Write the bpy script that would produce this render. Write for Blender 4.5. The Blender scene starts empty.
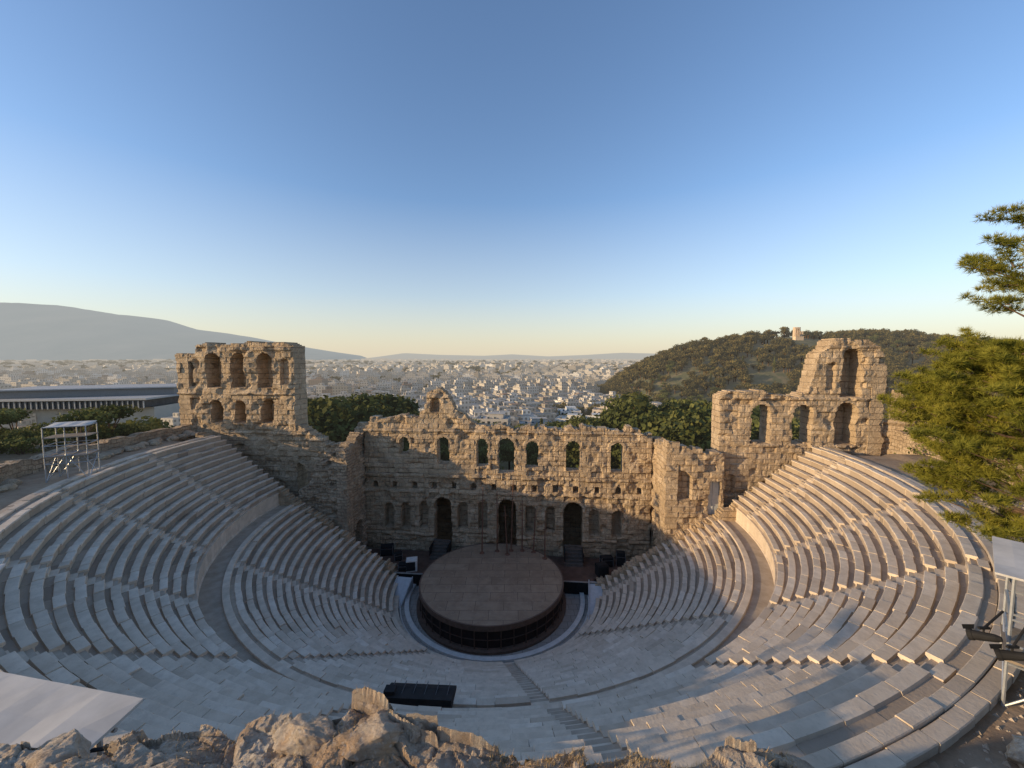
import bpy, math, random
import numpy as np
from mathutils import Vector, Matrix
random.seed(7); rng=np.random.default_rng(7)
scene=bpy.context.scene
# ---------------------------------------------------------------- frame of the theatre
OX,OY=-1.6,36.0
TH=math.radians(5)
UX,UY=math.cos(TH),-math.sin(TH)
VX,VY=math.sin(TH),math.cos(TH)
def L(a,v,z): return (OX+a*UX+v*VX, OY+a*UY+v*VY, z)
def Lnp(a,v,z): return np.stack([OX+a*UX+v*VX, OY+a*UY+v*VY, z+0*a],-1)
# ---------------------------------------------------------------- noise
def h2(ix,iy,seed=0):
    n=(ix.astype(np.int64)*374761393+iy.astype(np.int64)*668265263+seed*974711)&0xffffffff
    n=((n^(n>>13))*1274126177)&0xffffffff
    return ((n^(n>>16))&0xffff)/65535.0
def vn(x,y,seed=0):
    x=np.asarray(x,float);y=np.asarray(y,float)
    ix=np.floor(x);iy=np.floor(y);fx=x-ix;fy=y-iy
    fx=fx*fx*(3-2*fx);fy=fy*fy*(3-2*fy)
    a=h2(ix,iy,seed);b=h2(ix+1,iy,seed);c=h2(ix,iy+1,seed);d=h2(ix+1,iy+1,seed)
    return (a+(b-a)*fx)*(1-fy)+(c+(d-c)*fx)*fy
def fbm(x,y,o=4,seed=0):
    s=0;am=.5
    for i in range(o):
        s=s+am*(vn(x*2**i,y*2**i,seed+i*17)-.5)*2;am*=.5
    return s
def sst(a,b,x):
    t=np.clip((x-a)/(b-a),0,1);return t*t*(3-2*t)
# ---------------------------------------------------------------- material helpers
class M:
    def __init__(s,name,rough=.85,spec=.2):
        s.m=bpy.data.materials.new(name);s.m.use_nodes=True
        s.nt=s.m.node_tree;s.b=s.nt.nodes["Principled BSDF"];s.out=s.nt.nodes["Material Output"]
        s.b.inputs['Roughness'].default_value=rough
        s.b.inputs['Specular IOR Level'].default_value=spec
    def n(s,t,**k):
        x=s.nt.nodes.new(t)
        for a,b in k.items(): setattr(x,a,b)
        return x
    def lk(s,a,b): s.nt.links.new(a,b)
    def pos(s): return s.n('ShaderNodeNewGeometry').outputs['Position']
    def noise(s,scale,detail=5,vec=None,rough=.6):
        x=s.n('ShaderNodeTexNoise');x.inputs['Scale'].default_value=scale;x.inputs['Detail'].default_value=detail;x.inputs['Roughness'].default_value=rough
        s.lk(vec or s.pos(),x.inputs['Vector']);return x.outputs['Fac']
    def ramp(s,fac,stops):
        r=s.n('ShaderNodeValToRGB');e=r.color_ramp.elements
        while len(e)<len(stops): e.new(.5)
        for i,(p,c) in enumerate(stops): e[i].position=p;e[i].color=(*c,1)
        s.lk(fac,r.inputs[0]);return r.outputs[0]
    def mix(s,fac,a,b,mode='MIX'):
        x=s.n('ShaderNodeMix',data_type='RGBA',blend_type=mode)
        for sock,val in ((x.inputs[0],fac),(x.inputs[6],a),(x.inputs[7],b)):
            if isinstance(val,(int,float)): sock.default_value=val
            elif isinstance(val,tuple): sock.default_value=(*val,1)
            else: s.lk(val,sock)
        return x.outputs[2]
    def math(s,op,a,b=None,c=None):
        x=s.n('ShaderNodeMath',operation=op)
        for i,v in enumerate((a,b,c)):
            if v is None: continue
            if isinstance(v,(int,float)): x.inputs[i].default_value=v
            else: s.lk(v,x.inputs[i])
        return x.outputs[0]
    def col(s,c):
        if isinstance(c,tuple): s.b.inputs['Base Color'].default_value=(*c,1)
        else: s.lk(c,s.b.inputs['Base Color'])
    def bump(s,h,strength=.5,dist=.1):
        x=s.n('ShaderNodeBump');x.inputs['Strength'].default_value=strength;x.inputs['Distance'].default_value=dist
        s.lk(h,x.inputs['Height']);s.lk(x.outputs[0],s.b.inputs['Normal'])
    def attr(s,name):
        x=s.n('ShaderNodeAttribute');x.attribute_name=name;return x
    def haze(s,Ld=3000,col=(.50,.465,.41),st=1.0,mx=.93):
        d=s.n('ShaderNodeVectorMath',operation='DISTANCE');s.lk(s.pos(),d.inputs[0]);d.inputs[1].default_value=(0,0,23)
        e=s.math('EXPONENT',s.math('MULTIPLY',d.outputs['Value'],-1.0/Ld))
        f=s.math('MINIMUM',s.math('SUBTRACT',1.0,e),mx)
        em=s.n('ShaderNodeEmission');em.inputs[0].default_value=(*col,1);em.inputs[1].default_value=st  # aerial haze painted onto surfaces as emission that grows with distance
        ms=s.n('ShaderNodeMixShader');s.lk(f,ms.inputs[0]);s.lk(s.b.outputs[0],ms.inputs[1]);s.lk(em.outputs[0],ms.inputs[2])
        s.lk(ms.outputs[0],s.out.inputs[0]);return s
def simple(name,c,rough=.7,var=.25,scale=3.0,metal=0,spec=.3):
    m=M(name,rough,spec)
    f=m.noise(scale,5)
    m.col(m.ramp(f,[(.3,tuple(x*(1-var) for x in c)),(.7,tuple(min(1,x*(1+var)) for x in c))]))
    m.b.inputs['Metallic'].default_value=metal
    return m.m
# seat marble
m=M('marble',.75,.25)
r=m.attr('rnd').outputs['Fac']
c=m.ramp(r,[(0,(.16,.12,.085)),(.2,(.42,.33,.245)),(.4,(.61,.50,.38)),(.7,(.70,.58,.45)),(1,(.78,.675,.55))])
c=m.mix(m.ramp(m.noise(2.2,8),[(.42,(0,0,0)),(.62,(.7,.7,.7))]),c,m.mix(.45,c,(.34,.26,.185)))
c=m.mix(m.ramp(m.noise(.25,3),[(.35,(0,0,0)),(.7,(.5,.5,.5))]),c,m.mix(.5,c,(.46,.36,.26)))
c=m.mix(m.ramp(m.noise(11,4,rough=.7),[(.58,(0,0,0)),(.70,(.4,.4,.4))]),c,m.mix(.5,c,(.16,.13,.10)))
m.col(c);m.bump(m.noise(9,6),.5,.03);MARBLE=m.m
# dirty paving of passageways
m=M('paving',.85)
c=m.ramp(m.noise(1.3,8),[(.3,(.32,.25,.18)),(.7,(.49,.40,.31))])
m.col(c);m.bump(m.noise(12,5),.4,.03);PAVE=m.m
# ruin masonry
def masonry(name,c1,c2,dark,bw=1.15,bh=.56):
    m=M(name,.92,.15)
    uv=m.n('ShaderNodeUVMap').outputs[0]
    nz=m.n('ShaderNodeTexNoise');nz.inputs['Scale'].default_value=.9;nz.inputs['Detail'].default_value=3;m.lk(uv,nz.inputs['Vector'])
    off=m.n('ShaderNodeVectorMath',operation='MULTIPLY_ADD');m.lk(nz.outputs['Color'],off.inputs[0]);off.inputs[1].default_value=(.22,.16,0);m.lk(uv,off.inputs[2])
    b=m.n('ShaderNodeTexBrick');m.lk(off.outputs[0],b.inputs['Vector'])
    b.inputs['Scale'].default_value=1;b.inputs['Brick Width'].default_value=bw;b.inputs['Row Height'].default_value=bh
    b.inputs['Mortar Size'].default_value=.03;b.inputs['Mortar Smooth'].default_value=.4;b.inputs['Bias'].default_value=0
    b.inputs['Color1'].default_value=(*c1,1);b.inputs['Color2'].default_value=(*c2,1);b.inputs['Mortar'].default_value=(*dark,1)
    big=m.ramp(m.noise(.45,6),[(.38,(0,0,0)),(.62,(1,1,1))])
    c=m.mix(big,b.outputs['Color'],tuple((x+y)/2*.86 for x,y in zip(c1,c2)))
    st=m.ramp(m.noise(1.9,9,rough=.8),[(.53,(0,0,0)),(.67,(.75,.75,.75))])
    c=m.mix(st,c,dark)
    wh=m.ramp(m.noise(.8,7,rough=.7),[(.50,(0,0,0)),(.64,(.6,.6,.6))])
    c=m.mix(wh,c,(.70,.55,.385))
    pk=m.ramp(m.noise(6.5,4,rough=.6),[(.61,(0,0,0)),(.69,(.7,.7,.7))])
    c=m.mix(pk,c,tuple(x*.65 for x in dark))
    m.col(c)
    hh=m.math('ADD',m.math('MULTIPLY',b.outputs['Fac'],-.8),m.math('MULTIPLY',m.noise(5,8,rough=.7),1.6))
    m.bump(hh,1.0,.14);return m.m
STONE=masonry('ruin_stone',(.60,.45,.295),(.45,.33,.215),(.21,.15,.10))
RUBBLE=masonry('rubble_stone',(.55,.42,.29),(.42,.315,.215),(.21,.155,.105),.55,.32)
# ---------------------------------------------------------------- mesh helpers
def mesh_obj(name,verts,faces,mats,fm=None,smooth=False,parent=None):
    me=bpy.data.meshes.new(name)
    me.from_pydata(verts if isinstance(verts,list) else verts.tolist(),[],faces if isinstance(faces,list) else faces.tolist())
    for k in (mats if isinstance(mats,(list,tuple)) else [mats]): me.materials.append(k)
    if fm is not None: me.polygons.foreach_set('material_index',np.asarray(fm,dtype=np.int32))
    if smooth: me.polygons.foreach_set('use_smooth',np.ones(len(me.polygons),dtype=bool))
    me.update()
    o=bpy.data.objects.new(name,me);scene.collection.objects.link(o)
    if parent: o.parent=parent
    return o
def faceattr(o,name,vals):
    at=o.data.attributes.new(name,'FLOAT','FACE');at.data.foreach_set('value',np.asarray(vals,dtype=np.float32))
class B:
    """collects primitive shapes into a single mesh"""
    def __init__(s): s.v=[];s.f=[];s.m=[]
    def add(s,vs,fs,mi=0):
        o=len(s.v);s.v+=[tuple(x) for x in vs];s.f+=[tuple(i+o for i in f) for f in fs];s.m+=[mi]*len(fs)
    def box(s,c,d,mi=0,rz=0,taper=1.0):
        cx,cy,cz=c;dx,dy,dz=[x/2 for x in d];co,si=math.cos(rz),math.sin(rz);vs=[]
        for k,t in ((-1,1),(1,taper)):
            for i,j in ((-1,-1),(1,-1),(1,1),(-1,1)):
                x,y=i*dx*t,j*dy*t;vs.append((cx+x*co-y*si,cy+x*si+y*co,cz+k*dz))
        s.add(vs,[(0,3,2,1),(4,5,6,7),(0,1,5,4),(1,2,6,5),(2,3,7,6),(3,0,4,7)],mi)
    def tube(s,p,q,r0,r1=None,n=8,mi=0):
        r1=r0 if r1 is None else r1;p=Vector(p);q=Vector(q);d=(q-p)
        if d.length<1e-6:return
        d.normalize();a=d.orthogonal().normalized();b=d.cross(a);vs=[]
        for c,r in ((p,r0),(q,r1)):
            for i in range(n):
                t=2*math.pi*i/n;vs.append(tuple(c+a*math.cos(t)*r+b*math.sin(t)*r))
        fs=[(i,(i+1)%n,n+(i+1)%n,n+i) for i in range(n)]+[tuple(range(n))[::-1],tuple(range(n,2*n))]
        s.add(vs,fs,mi)
    def obj(s,name,mats,smooth=False,parent=None): return mesh_obj(name,s.v,s.f,mats,s.m,smooth,parent)
# ---------------------------------------------------------------- ruined wall with real openings
def ruin_wall(name,p0,p1,z0,zmax,top,openings,T=1.4,cell=.12,mat=STONE,bands=(),seed=1,niches=(),side=1,bh=.56,bw=1.15,relief=.09,rag=1.0):
    p0=np.array(p0,float);p1=np.array(p1,float);Ln=np.linalg.norm(p1-p0);d=(p1-p0)/Ln
    nrm=np.array([d[1],-d[0]])*side
    ns=max(2,int(Ln/cell));nz=max(2,int((zmax-z0)/cell))
    S=np.linspace(0,Ln,ns+1);Z=np.linspace(z0,zmax,nz+1)
    SS,ZZ=np.meshgrid(S,Z,indexing='ij')
    sc=(S[:-1]+S[1:])/2;zc=(Z[:-1]+Z[1:])/2
    SC,ZC=np.meshgrid(sc,zc,indexing='ij')
    tb=top(SC)+ (vn(np.floor(SC/.8),np.floor(SC/.8)*0+3,seed)-.5)*.55*rag+fbm(SC*1.3,SC*0+seed,3,seed)*.35*rag
    mask=ZC<tb
    def arch(s,z,o,g=0):
        cx,w,zb,zt=o[:4];r=w/2
        inr=(np.abs(s-cx)<r+g)&(z>zb-g)&(z<zt-r)
        top_=((s-cx)**2+(z-(zt-r))**2<(r+g)**2)&(z>=zt-r)
        return inr|top_
    for o in openings: 
        if len(o)>4 and o[4]=='rect': mask&=~((np.abs(SC-o[0])<o[1]/2)&(ZC>o[2])&(ZC<o[3]))
        else:mask&=~arch(SC+fbm(SC*3,ZC*3,2,seed)*.08,ZC+fbm(SC*3,ZC*3,2,seed+5)*.08,o)
    course=np.floor(ZZ/bh);bx=np.floor(SS/bw+(course%2)*.5)
    dep=(h2(bx,course,seed)-.5)*2*relief
    fz=np.abs(ZZ/bh-np.round(ZZ/bh))*bh;fx=SS/bw+(course%2)*.5;fx=np.abs(fx-np.round(fx))*bw
    dep=dep-np.where((fz<.06)|(fx<.06),.05,0)
    dep=dep+fbm(SS*.5,ZZ*.5,4,seed+9)*.2-np.clip(fbm(SS*.9,ZZ*.9,3,seed+31)-.10,0,1)*.7
    dep=dep+fbm(SS*2.4,ZZ*2.4,2,seed+19)*.06
    dep=dep-np.where(h2(bx,course,seed+77)>.95,.26,0)
    for (zb,zt,pr) in bands: dep=np.where((ZZ>zb)&(ZZ<zt)&(vn(SS*.7,ZZ*0,seed+3)>.22),dep+pr,dep)
    for o in openings:
        if len(o)>4: continue
        ring=arch(SS,ZZ,o,.32)&(ZZ>o[3]-o[1]/2-.1)
        dep=np.where(ring,np.maximum(dep,.0)+.05,dep)
    for o in niches: dep=np.where(arch(SS,ZZ,o),-o[4]+dep*.2,dep)
    A=p0[0]+SS*d[0]+nrm[0]*dep;V=p0[1]+SS*d[1]+nrm[1]*dep
    F=Lnp(A,V,ZZ).reshape(-1,3)
    bd=T+fbm(SS*.6,ZZ*.6,3,seed+50)*.15
    A=p0[0]+SS*d[0]-nrm[0]*bd;V=p0[1]+SS*d[1]-nrm[1]*bd
    K=Lnp(A,V,ZZ).reshape(-1,3)
    N=(ns+1)*(nz+1);verts=np.concatenate([F,K])
    I,J=np.nonzero(mask)
    id=lambda i,j:i*(nz+1)+j
    q=np.stack([id(I,J),id(I+1,J),id(I+1,J+1),id(I,J+1)],1)
    faces=[q,q[:,::-1]+N]
    pad=np.zeros((ns+2,nz+2),bool);pad[1:-1,1:-1]=mask
    for di,dj,e in ((-1,0,((0,1),(0,0))),(1,0,((1,0),(1,1))),(0,-1,((0,0),(1,0))),(0,1,((1,1),(0,1)))):
        nb=pad[1+di:ns+1+di,1+dj:nz+1+dj]
        I2,J2=np.nonzero(mask&~nb)
        a=id(I2+e[0][0],J2+e[0][1]);b=id(I2+e[1][0],J2+e[1][1])
        faces.append(np.stack([a,b,b+N,a+N][::-1],1))
    allf=np.concatenate(faces)
    used,inv=np.unique(allf,return_inverse=True)
    uvv=np.concatenate([np.stack([SS,ZZ],-1).reshape(-1,2),np.stack([SS+.7,ZZ],-1).reshape(-1,2)])[used]
    o=mesh_obj(name,verts[used],inv.reshape(allf.shape),mat)
    uv=o.data.uv_layers.new(name='UVMap')
    li=np.zeros(len(o.data.loops),dtype=np.int32);o.data.loops.foreach_get('vertex_index',li)
    uv.data.foreach_set('uv',uvv[li].astype(np.float32).ravel())
    return o
def empty(name):
    e=bpy.data.objects.new(name,None);scene.collection.objects.link(e);return e
def interp(xs,ys): return lambda s:np.interp(s,xs,ys)
# ================================================================= CAVEA
VC=1.2
def phim(R): return math.pi/2+math.asin(min(1,VC/R))
def P(R,ph,z): return L(R*math.sin(ph),-R*math.cos(ph),z)
cavea=empty('theatre_seating')
def seating(name,R0,z0,n,tr,rise,stairs,seed):
    rr=random.Random(seed);V=[];F=[];C=[]
    def block(r,p0,p1,prof,c,shade=None):
        k=max(2,int((p1-p0)*r/.6)+1);o=len(V);m_=len(prof)
        for i in range(k+1):
            ph=p0+(p1-p0)*i/k
            for (pr,pz) in prof: V.append(P(pr,ph,pz))
        for i in range(k):
            for j in range(m_-1):
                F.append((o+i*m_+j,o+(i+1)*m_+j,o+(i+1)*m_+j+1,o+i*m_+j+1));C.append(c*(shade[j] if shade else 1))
        F.append(tuple(o+j for j in range(m_))[::-1]);C.append(c)
        F.append(tuple(o+k*m_+j for j in range(m_)));C.append(c)
    SH=[.34,.6,.95,1,1,.6,.34,.34]  # darker face colour on risers and foot channels paints in the row shadows
    for i in range(n):
        r=R0+i*tr;z=z0+(i+1)*rise
        pm=phim(r)
        hw=.42/r
        edges=[-pm]+[s for s in stairs if -pm+.03<s<pm-.03]+[pm]
        for a,b in zip(edges[:-1],edges[1:]):
            a2=a+(hw if a in stairs else 0);b2=b-(hw if b in stairs else 0)
            t=a2
            while t<b2-.001:
                ln=rr.uniform(.75,1.55)/r
                e=min(b2,t+ln)
                if b2-e<.35/r: e=b2
                g=.010/r;jr=rr.gauss(0,.016);jz=rr.gauss(0,.011)
                c=min(1,max(.3,rr.gauss(.62,.14)))
                rr_=r+jr;zz=z+jz
                if rr.random()<.02: zz-=.06;c*=.6
                lip=.08
                prof=[(rr_+lip,z-rise-.06),(rr_+lip,zz-.16),(rr_,zz-.09),(rr_,zz-.012),(rr_+.015,zz),(rr_+.34,zz),(rr_+.37,zz-.085),(r+tr+lip+.02,zz-.09),(r+tr+lip+.02,z-rise-.06)]
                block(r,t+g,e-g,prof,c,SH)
                t=e
        for s in stairs:
            if abs(s)>pm-.03: continue
            for k in (0,1):
                ra=r+k*tr/2+.02;zb=z-rise+(k+1)*rise/2-.0
                w=(.40)/r
                prof=[(ra,z-rise-.1),(ra,zb-.06),(ra+tr/2+.01,zb-.06),(ra+tr/2+.01,z-rise-.1)]
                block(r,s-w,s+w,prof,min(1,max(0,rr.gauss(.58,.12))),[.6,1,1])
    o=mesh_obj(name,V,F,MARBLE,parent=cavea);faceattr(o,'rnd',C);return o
D=math.radians
st_low=[D(13+36*k) for k in (-3,-2,-1,0,1,2)]
st_up=[D(13+18*k) for k in range(-6,6)]
NL,TRL,RIL,R0L,Z0L=19,.58,.39,9.55,.55
NU,TRU,RIU,R0U,Z0U=13,.56,.43,22.25,9.25
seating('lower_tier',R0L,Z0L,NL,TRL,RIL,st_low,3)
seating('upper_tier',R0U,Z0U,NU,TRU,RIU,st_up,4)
RL=R0L+NL*TRL;ZL=Z0L+NL*RIL     # 20.57 , 7.96
RU=R0U+NU*TRU;ZU=Z0U+NU*RIU     # 29.53 , 14.84
def lathe(name,prof,mats,fmi=None,pa=None,pb=None,n=150,parent=None,close=False,ends=True,rnd=None):
    V=[];F=[];mi=[]
    m_=len(prof)
    for i in range(n+1):
        for (r,z) in prof:
            a=-phim(r) if pa is None else pa;b=phim(r) if pb is None else pb
            V.append(P(r,a+(b-a)*i/n,z))
    for i in range(n):
        for j in range(m_-1 if not close else m_):
            j2=(j+1)%m_
            F.append((i*m_+j,(i+1)*m_+j,(i+1)*m_+j2,i*m_+j2));mi.append(0 if fmi is None else fmi[j])
    if ends:
        F.append(tuple(range(m_))[::-1]);F.append(tuple(n*m_+j for j in range(m_)));mi+=[0,0]
    o=mesh_obj(name,V,F,mats,mi,parent=parent)
    if rnd:
        c=np.repeat(rng.uniform(rnd[0],rnd[1],n),m_-1);c=np.concatenate([c,np.full(len(o.data.polygons)-len(c),.5)])
        faceattr(o,'rnd',c)
    return o
core=[(R0L-.02,-.3),(R0L-.02,.45)]
for i in range(NL): core+=[(R0L+i*TRL+.12,Z0L+i*RIL-.1),(R0L+i*TRL+.12,Z0L+(i+1)*RIL-.12)]
core+=[(RL+.1,ZL-.12)]
core+=[(R0U+.1,ZL-.12),(R0U+.1,Z0U-.1)]
for i in range(NU): core+=[(R0U+i*TRU+.12,Z0U+i*RIU-.1),(R0U+i*TRU+.12,Z0U+(i+1)*RIU-.12)]
core+=[(RU+.1,ZU-.2),(RU+.74,ZU-.2),(RU+.74,-.3)]
lathe('core',core,[PAVE],parent=cavea)
lathe('podium',[(R0L-.45,.002),(R0L-.45,.42),(R0L-.42,.46),(R0L+.08,.46)],[MARBLE],parent=cavea,ends=False,rnd=(.45,.85))
lathe('walkway_parapet',[(RL+.02,ZL-.1),(RL+.02,ZL+.10),(RL+.05,ZL+.12),(RL+.40,ZL+.12),(RL+.42,ZL+.08),(RL+.42,ZL-.1)],[MARBLE],parent=cavea,rnd=(.4,.75))
lathe('walkway_floor',[(RL+.42,ZL-.02),(R0U-.02,ZL-.02)],[PAVE],parent=cavea,ends=False)
lathe('walkway_wall',[(R0U-.08,ZL-.05),(R0U-.08,ZL+.1),(R0U-.02,ZL+.14),(R0U-.02,Z0U-.14),(R0U-.1,Z0U-.1),(R0U-.1,Z0U-.0),(R0U+.2,Z0U+.0)],[MARBLE],parent=cavea,ends=False,rnd=(.4,.75))
V=[];F=[];C=[];rr=random.Random(9)
for (ra,rb,dz) in ((RU+.12,RU+.44,.03),(RU+.46,RU+.80,0)):
    pm=phim(RU);t=-pm
    while t<pm:
        e=min(pm,t+rr.uniform(.7,1.7)/RU);k=3;o_=len(V);z1=ZU+dz+rr.gauss(0,.012);c=rr.uniform(.22,.5);jr=rr.gauss(0,.012)
        for i in range(k+1):
            p_=t+.0004+(e-t-.0008)*i/k
            for r_,z_ in ((ra+jr,ZU-.5),(ra+jr,z1-.02),(ra+jr+.02,z1),(rb+jr-.02,z1),(rb+jr,z1-.02),(rb+jr,ZU-.5)): V.append(P(r_,p_,z_))
        for i in range(k):
            for j in range(5): F.append((o_+i*6+j,o_+(i+1)*6+j,o_+(i+1)*6+j+1,o_+i*6+j+1));C.append(c)
        F+=[tuple(o_+j for j in range(6))[::-1],tuple(o_+k*6+j for j in range(6))];C+=[c,c]
        t=e
o=mesh_obj('rim_coping',V,F,MARBLE,parent=cavea);faceattr(o,'rnd',C)
# orchestra floor
m=M('orchestra_paving',.8);br=m.n('ShaderNodeTexBrick');m.lk(m.pos(),br.inputs['Vector']);br.inputs['Scale'].default_value=1
br.inputs['Color1'].default_value=(.38,.34,.30,1);br.inputs['Color2'].default_value=(.48,.44,.39,1);br.inputs['Mortar'].default_value=(.12,.11,.10,1);br.inputs['Brick Width'].default_value=.8;br.inputs['Row Height'].default_value=.8;br.inputs['Mortar Size'].default_value=.02
m.col(m.mix(m.noise(2,6),br.outputs['Color'],(.25,.22,.19)));ORCH=m.m
mesh_obj('orchestra_floor',[L(-17,-9.7,0),L(17.5,-9.7,0),L(17.5,6.5,0),L(-17,6.5,0)],[(0,1,2,3)],ORCH)
WHITE=simple('white_marble',(.64,.60,.55),.6,.12)
lathe('orchestra_kerb',[(8.15,.004),(8.15,.2),(8.55,.2),(8.55,.004)],[WHITE],pa=-D(95),pb=D(95),n=90)
lathe('orchestra_kerb',[(8.86,.004),(8.86,.1),(8.98,.1),(8.98,.004)],[WHITE],pa=-D(92),pb=D(92),n=90)
# ================================================================= TERRAIN
def hillz(x,y):
    pr=np.interp(x,[95,118,140,194,240,300,360,430,560,760,1000],[0,10,34,60,68,74,74,72,63,40,0])
    g=np.exp(-((y-430)/np.where(y<430,115.,110.))**2)
    g=np.clip((g-.04)/.96,0,1)
    return pr*g*(1+.07*fbm(x/60,y/60,3,5))
def ground(x,y):
    rx=x-OX;ry=y-OY;a=rx*UX+ry*UY;v=rx*VX+ry*VY
    R=np.hypot(a,v);ph=np.degrees(np.arctan2(a,-v));aph=np.abs(ph)
    side=sst(88,112,aph)
    zc=14.62-np.clip(R-44,0,400)*.14
    zc=zc+5.6*sst(31.0,34.8,R)*np.exp(-((ph+1)/13.0)**2)
    zc=zc+7*sst(31,46,R)*np.exp(-(ph/55.0)**2)*sst(33,60,R)
    zc=np.maximum(zc,-30)
    zf=-1.2-28.8*sst(20,230,R)
    z=zc*(1-side)+zf*side
    inner=R<30.2
    z=np.where(inner,-.6,z)
    z=z+np.where(R>34,fbm(x/9,y/9,4,3)*.5,np.where(inner,0,fbm(x*1.0,y*1.0,3,3)*.06))
    z=z+fbm(x/700,y/700,3,8)*14*sst(500,1500,R)
    return z+hillz(x,y)
nph=360
Rs=np.concatenate([[0.01,15,30.1,30.28],np.linspace(30.6,60,66),np.geomspace(61,16000,146)])
ph=np.linspace(0,2*np.pi,nph+1)[:-1]
RR,PP=np.meshgrid(Rs,ph,indexing='ij')
X=OX+RR*np.sin(PP);Y=OY+RR*np.cos(PP);Zg=ground(X,Y)
n1=len(Rs);I,J=np.meshgrid(np.arange(n1-1),np.arange(nph),indexing='ij');J2=(J+1)%nph
q=np.stack([I*nph+J,I*nph+J2,(I+1)*nph+J2,(I+1)*nph+J],-1).reshape(-1,4)
m=M('ground_mat',.95,.1)
dd=m.n('ShaderNodeVectorMath',operation='DISTANCE');m.lk(m.pos(),dd.inputs[0]);dd.inputs[1].default_value=(OX,OY,0)
dirt=m.ramp(m.noise(1.2,8,rough=.7),[(.3,(.25,.17,.11)),(.55,(.36,.26,.175)),(.8,(.46,.37,.27))])
grn=m.ramp(m.noise(.15,6),[(.35,(.17,.135,.075)),(.55,(.08,.085,.038)),(.8,(.045,.055,.022))])
city=m.ramp(m.noise(.012,6),[(.4,(.07,.08,.045)),(.6,(.2,.18,.15))])
f1=m.ramp(m.math('DIVIDE',dd.outputs['Value'],100),[(.36,(0,0,0)),(.5,(1,1,1))])
f2=m.ramp(m.math('DIVIDE',dd.outputs['Value'],1000),[(.55,(0,0,0)),(.85,(1,1,1))])
m.col(m.mix(f2,m.mix(f1,dirt,grn),city));m.bump(m.noise(6,8),.5,.08)
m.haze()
mesh_obj('ground',np.stack([X,Y,Zg],-1).reshape(-1,3),q,m.m,smooth=True)
def ridge(name,xs,zs,y0,depth,seed,amp,mat,n=260):
    V=[];F=[];X=np.linspace(xs[0],xs[-1],n);k=14
    for j in range(k+1):
        t=j/k
        for i,x in enumerate(X):
            pr=np.interp(x,xs,zs)+30
            f=math.sin(t*math.pi/2)**1.15
            spur=float(fbm(np.array(x/900),np.array(t*1.6),4,seed))
            V.append((x,y0-depth*(1-t)+spur*200*(1-t),-30+pr*f*(1+amp*spur*(1-t)*1.6+.015*float(fbm(np.array(x/250),np.array(0.),3,seed)))))
    for j in range(k):
        for i in range(n-1): F.append((j*n+i,j*n+i+1,(j+1)*n+i+1,(j+1)*n+i))
    return mesh_obj(name,V,F,mat,smooth=True)
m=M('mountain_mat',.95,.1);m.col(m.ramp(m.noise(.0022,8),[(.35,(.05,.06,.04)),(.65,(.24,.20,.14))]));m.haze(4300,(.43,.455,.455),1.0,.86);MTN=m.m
ridge('mountain',[-15000,-11000,-8000,-7000,-5950,-5300,-4860,-4300,-3930,-3300,-2700,-2350,-2150],[700,860,862,815,665,585,445,375,310,190,95,45,-28],6000,2200,4,.35,MTN)
m=M('far_hills_mat',.95,.1);m.col((.12,.12,.10));m.haze(4200,(.52,.505,.46),1.0,.93);FARH=m.m
ridge('hill_range',[-3600,-2600,-1800,-700,0,900,1800,2700,4000,6000,9000],[-30,120,80,55,90,40,75,130,95,60,90],9500,1500,12,.2,FARH)
# ================================================================= STAGE BUILDING
stage=empty('stage_building')
a0=-15.6
wins=[(-11.0,1.15,12.2,14.1),(-6.56,1.35,11.2,14.2),(-2.18,1.3,11.0,14.1),(.47,1.85,10.3,14.2),(3.3,1.35,10.9,13.9),(7.71,1.5,10.7,14.0),(12.36,1.35,10.7,13.9)]
doors=[(-6.65,2.0,1.2,7.4),(.57,2.1,1.2,7.4),(7.8,2.1,1.2,7.3)]
nich=[(-12.9,1.0,3.7,6.5),(-10.95,1.0,3.6,6.6),(-8.9,1.05,3.7,6.7),(-4.38,1.1,3.8,6.8),(-2.2,1.0,3.8,6.8),(3.2,1.1,3.6,6.7),(5.35,.95,3.8,6.7),(10.1,1.1,3.6,6.5),(12.5,1.05,3.6,6.5)]
W=31.6
topf=interp([0,1.5,3,7.0,7.3,8.9,9.6,10.3,11.5,12.3,14,18,22,26,29,31.6],[15.6,16.2,16.4,16.7,19.2,19.6,18.8,17.4,16.6,15.6,15.5,15.4,15.6,15.3,15.2,14.9])
o=ruin_wall('facade',(a0,5.5),(a0+W,5.5),0,20.2,topf,[(x-a0,w,b,t) for x,w,b,t in wins+doors],T=1.3,cell=.11,bands=((7.75,8.1,.22),(9.7,9.95,.18),(14.75,15.0,.15),(2.9,3.1,.1)),
   seed=11,niches=[(x-a0,w,b,t,1.0) for x,w,b,t in nich]+[(s,.5,8.3,9.05,.9) for s in np.arange(1.2,31,2.25)]+[(8.15,.9,16.9,18.5,1.0)])
o.parent=stage
o=ruin_wall('rear_wall',(a0,10.5),(a0+W,10.5),-2,9.5,interp([0,31.6],[8.2,7.8]),[],T=1.0,cell=.3,seed=12,relief=.05);o.parent=stage
b=B();c=L(0.2,9.0,7.4);b.box(c,(31,3.6,.3),0,-TH);b.obj('upper_floor',[STONE],parent=stage)
o=ruin_wall('left_projection_side',(-15.6,7),(-15.6,1.5),0,15.5,interp([0,1.5,3,5.5],[15.4,15,14.2,13.2]),[(3.2,1.5,1.2,5.2)],T=1.1,seed=21,side=-1,mat=RUBBLE,relief=.1,bh=.32,bw=.55);o.parent=stage
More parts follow.
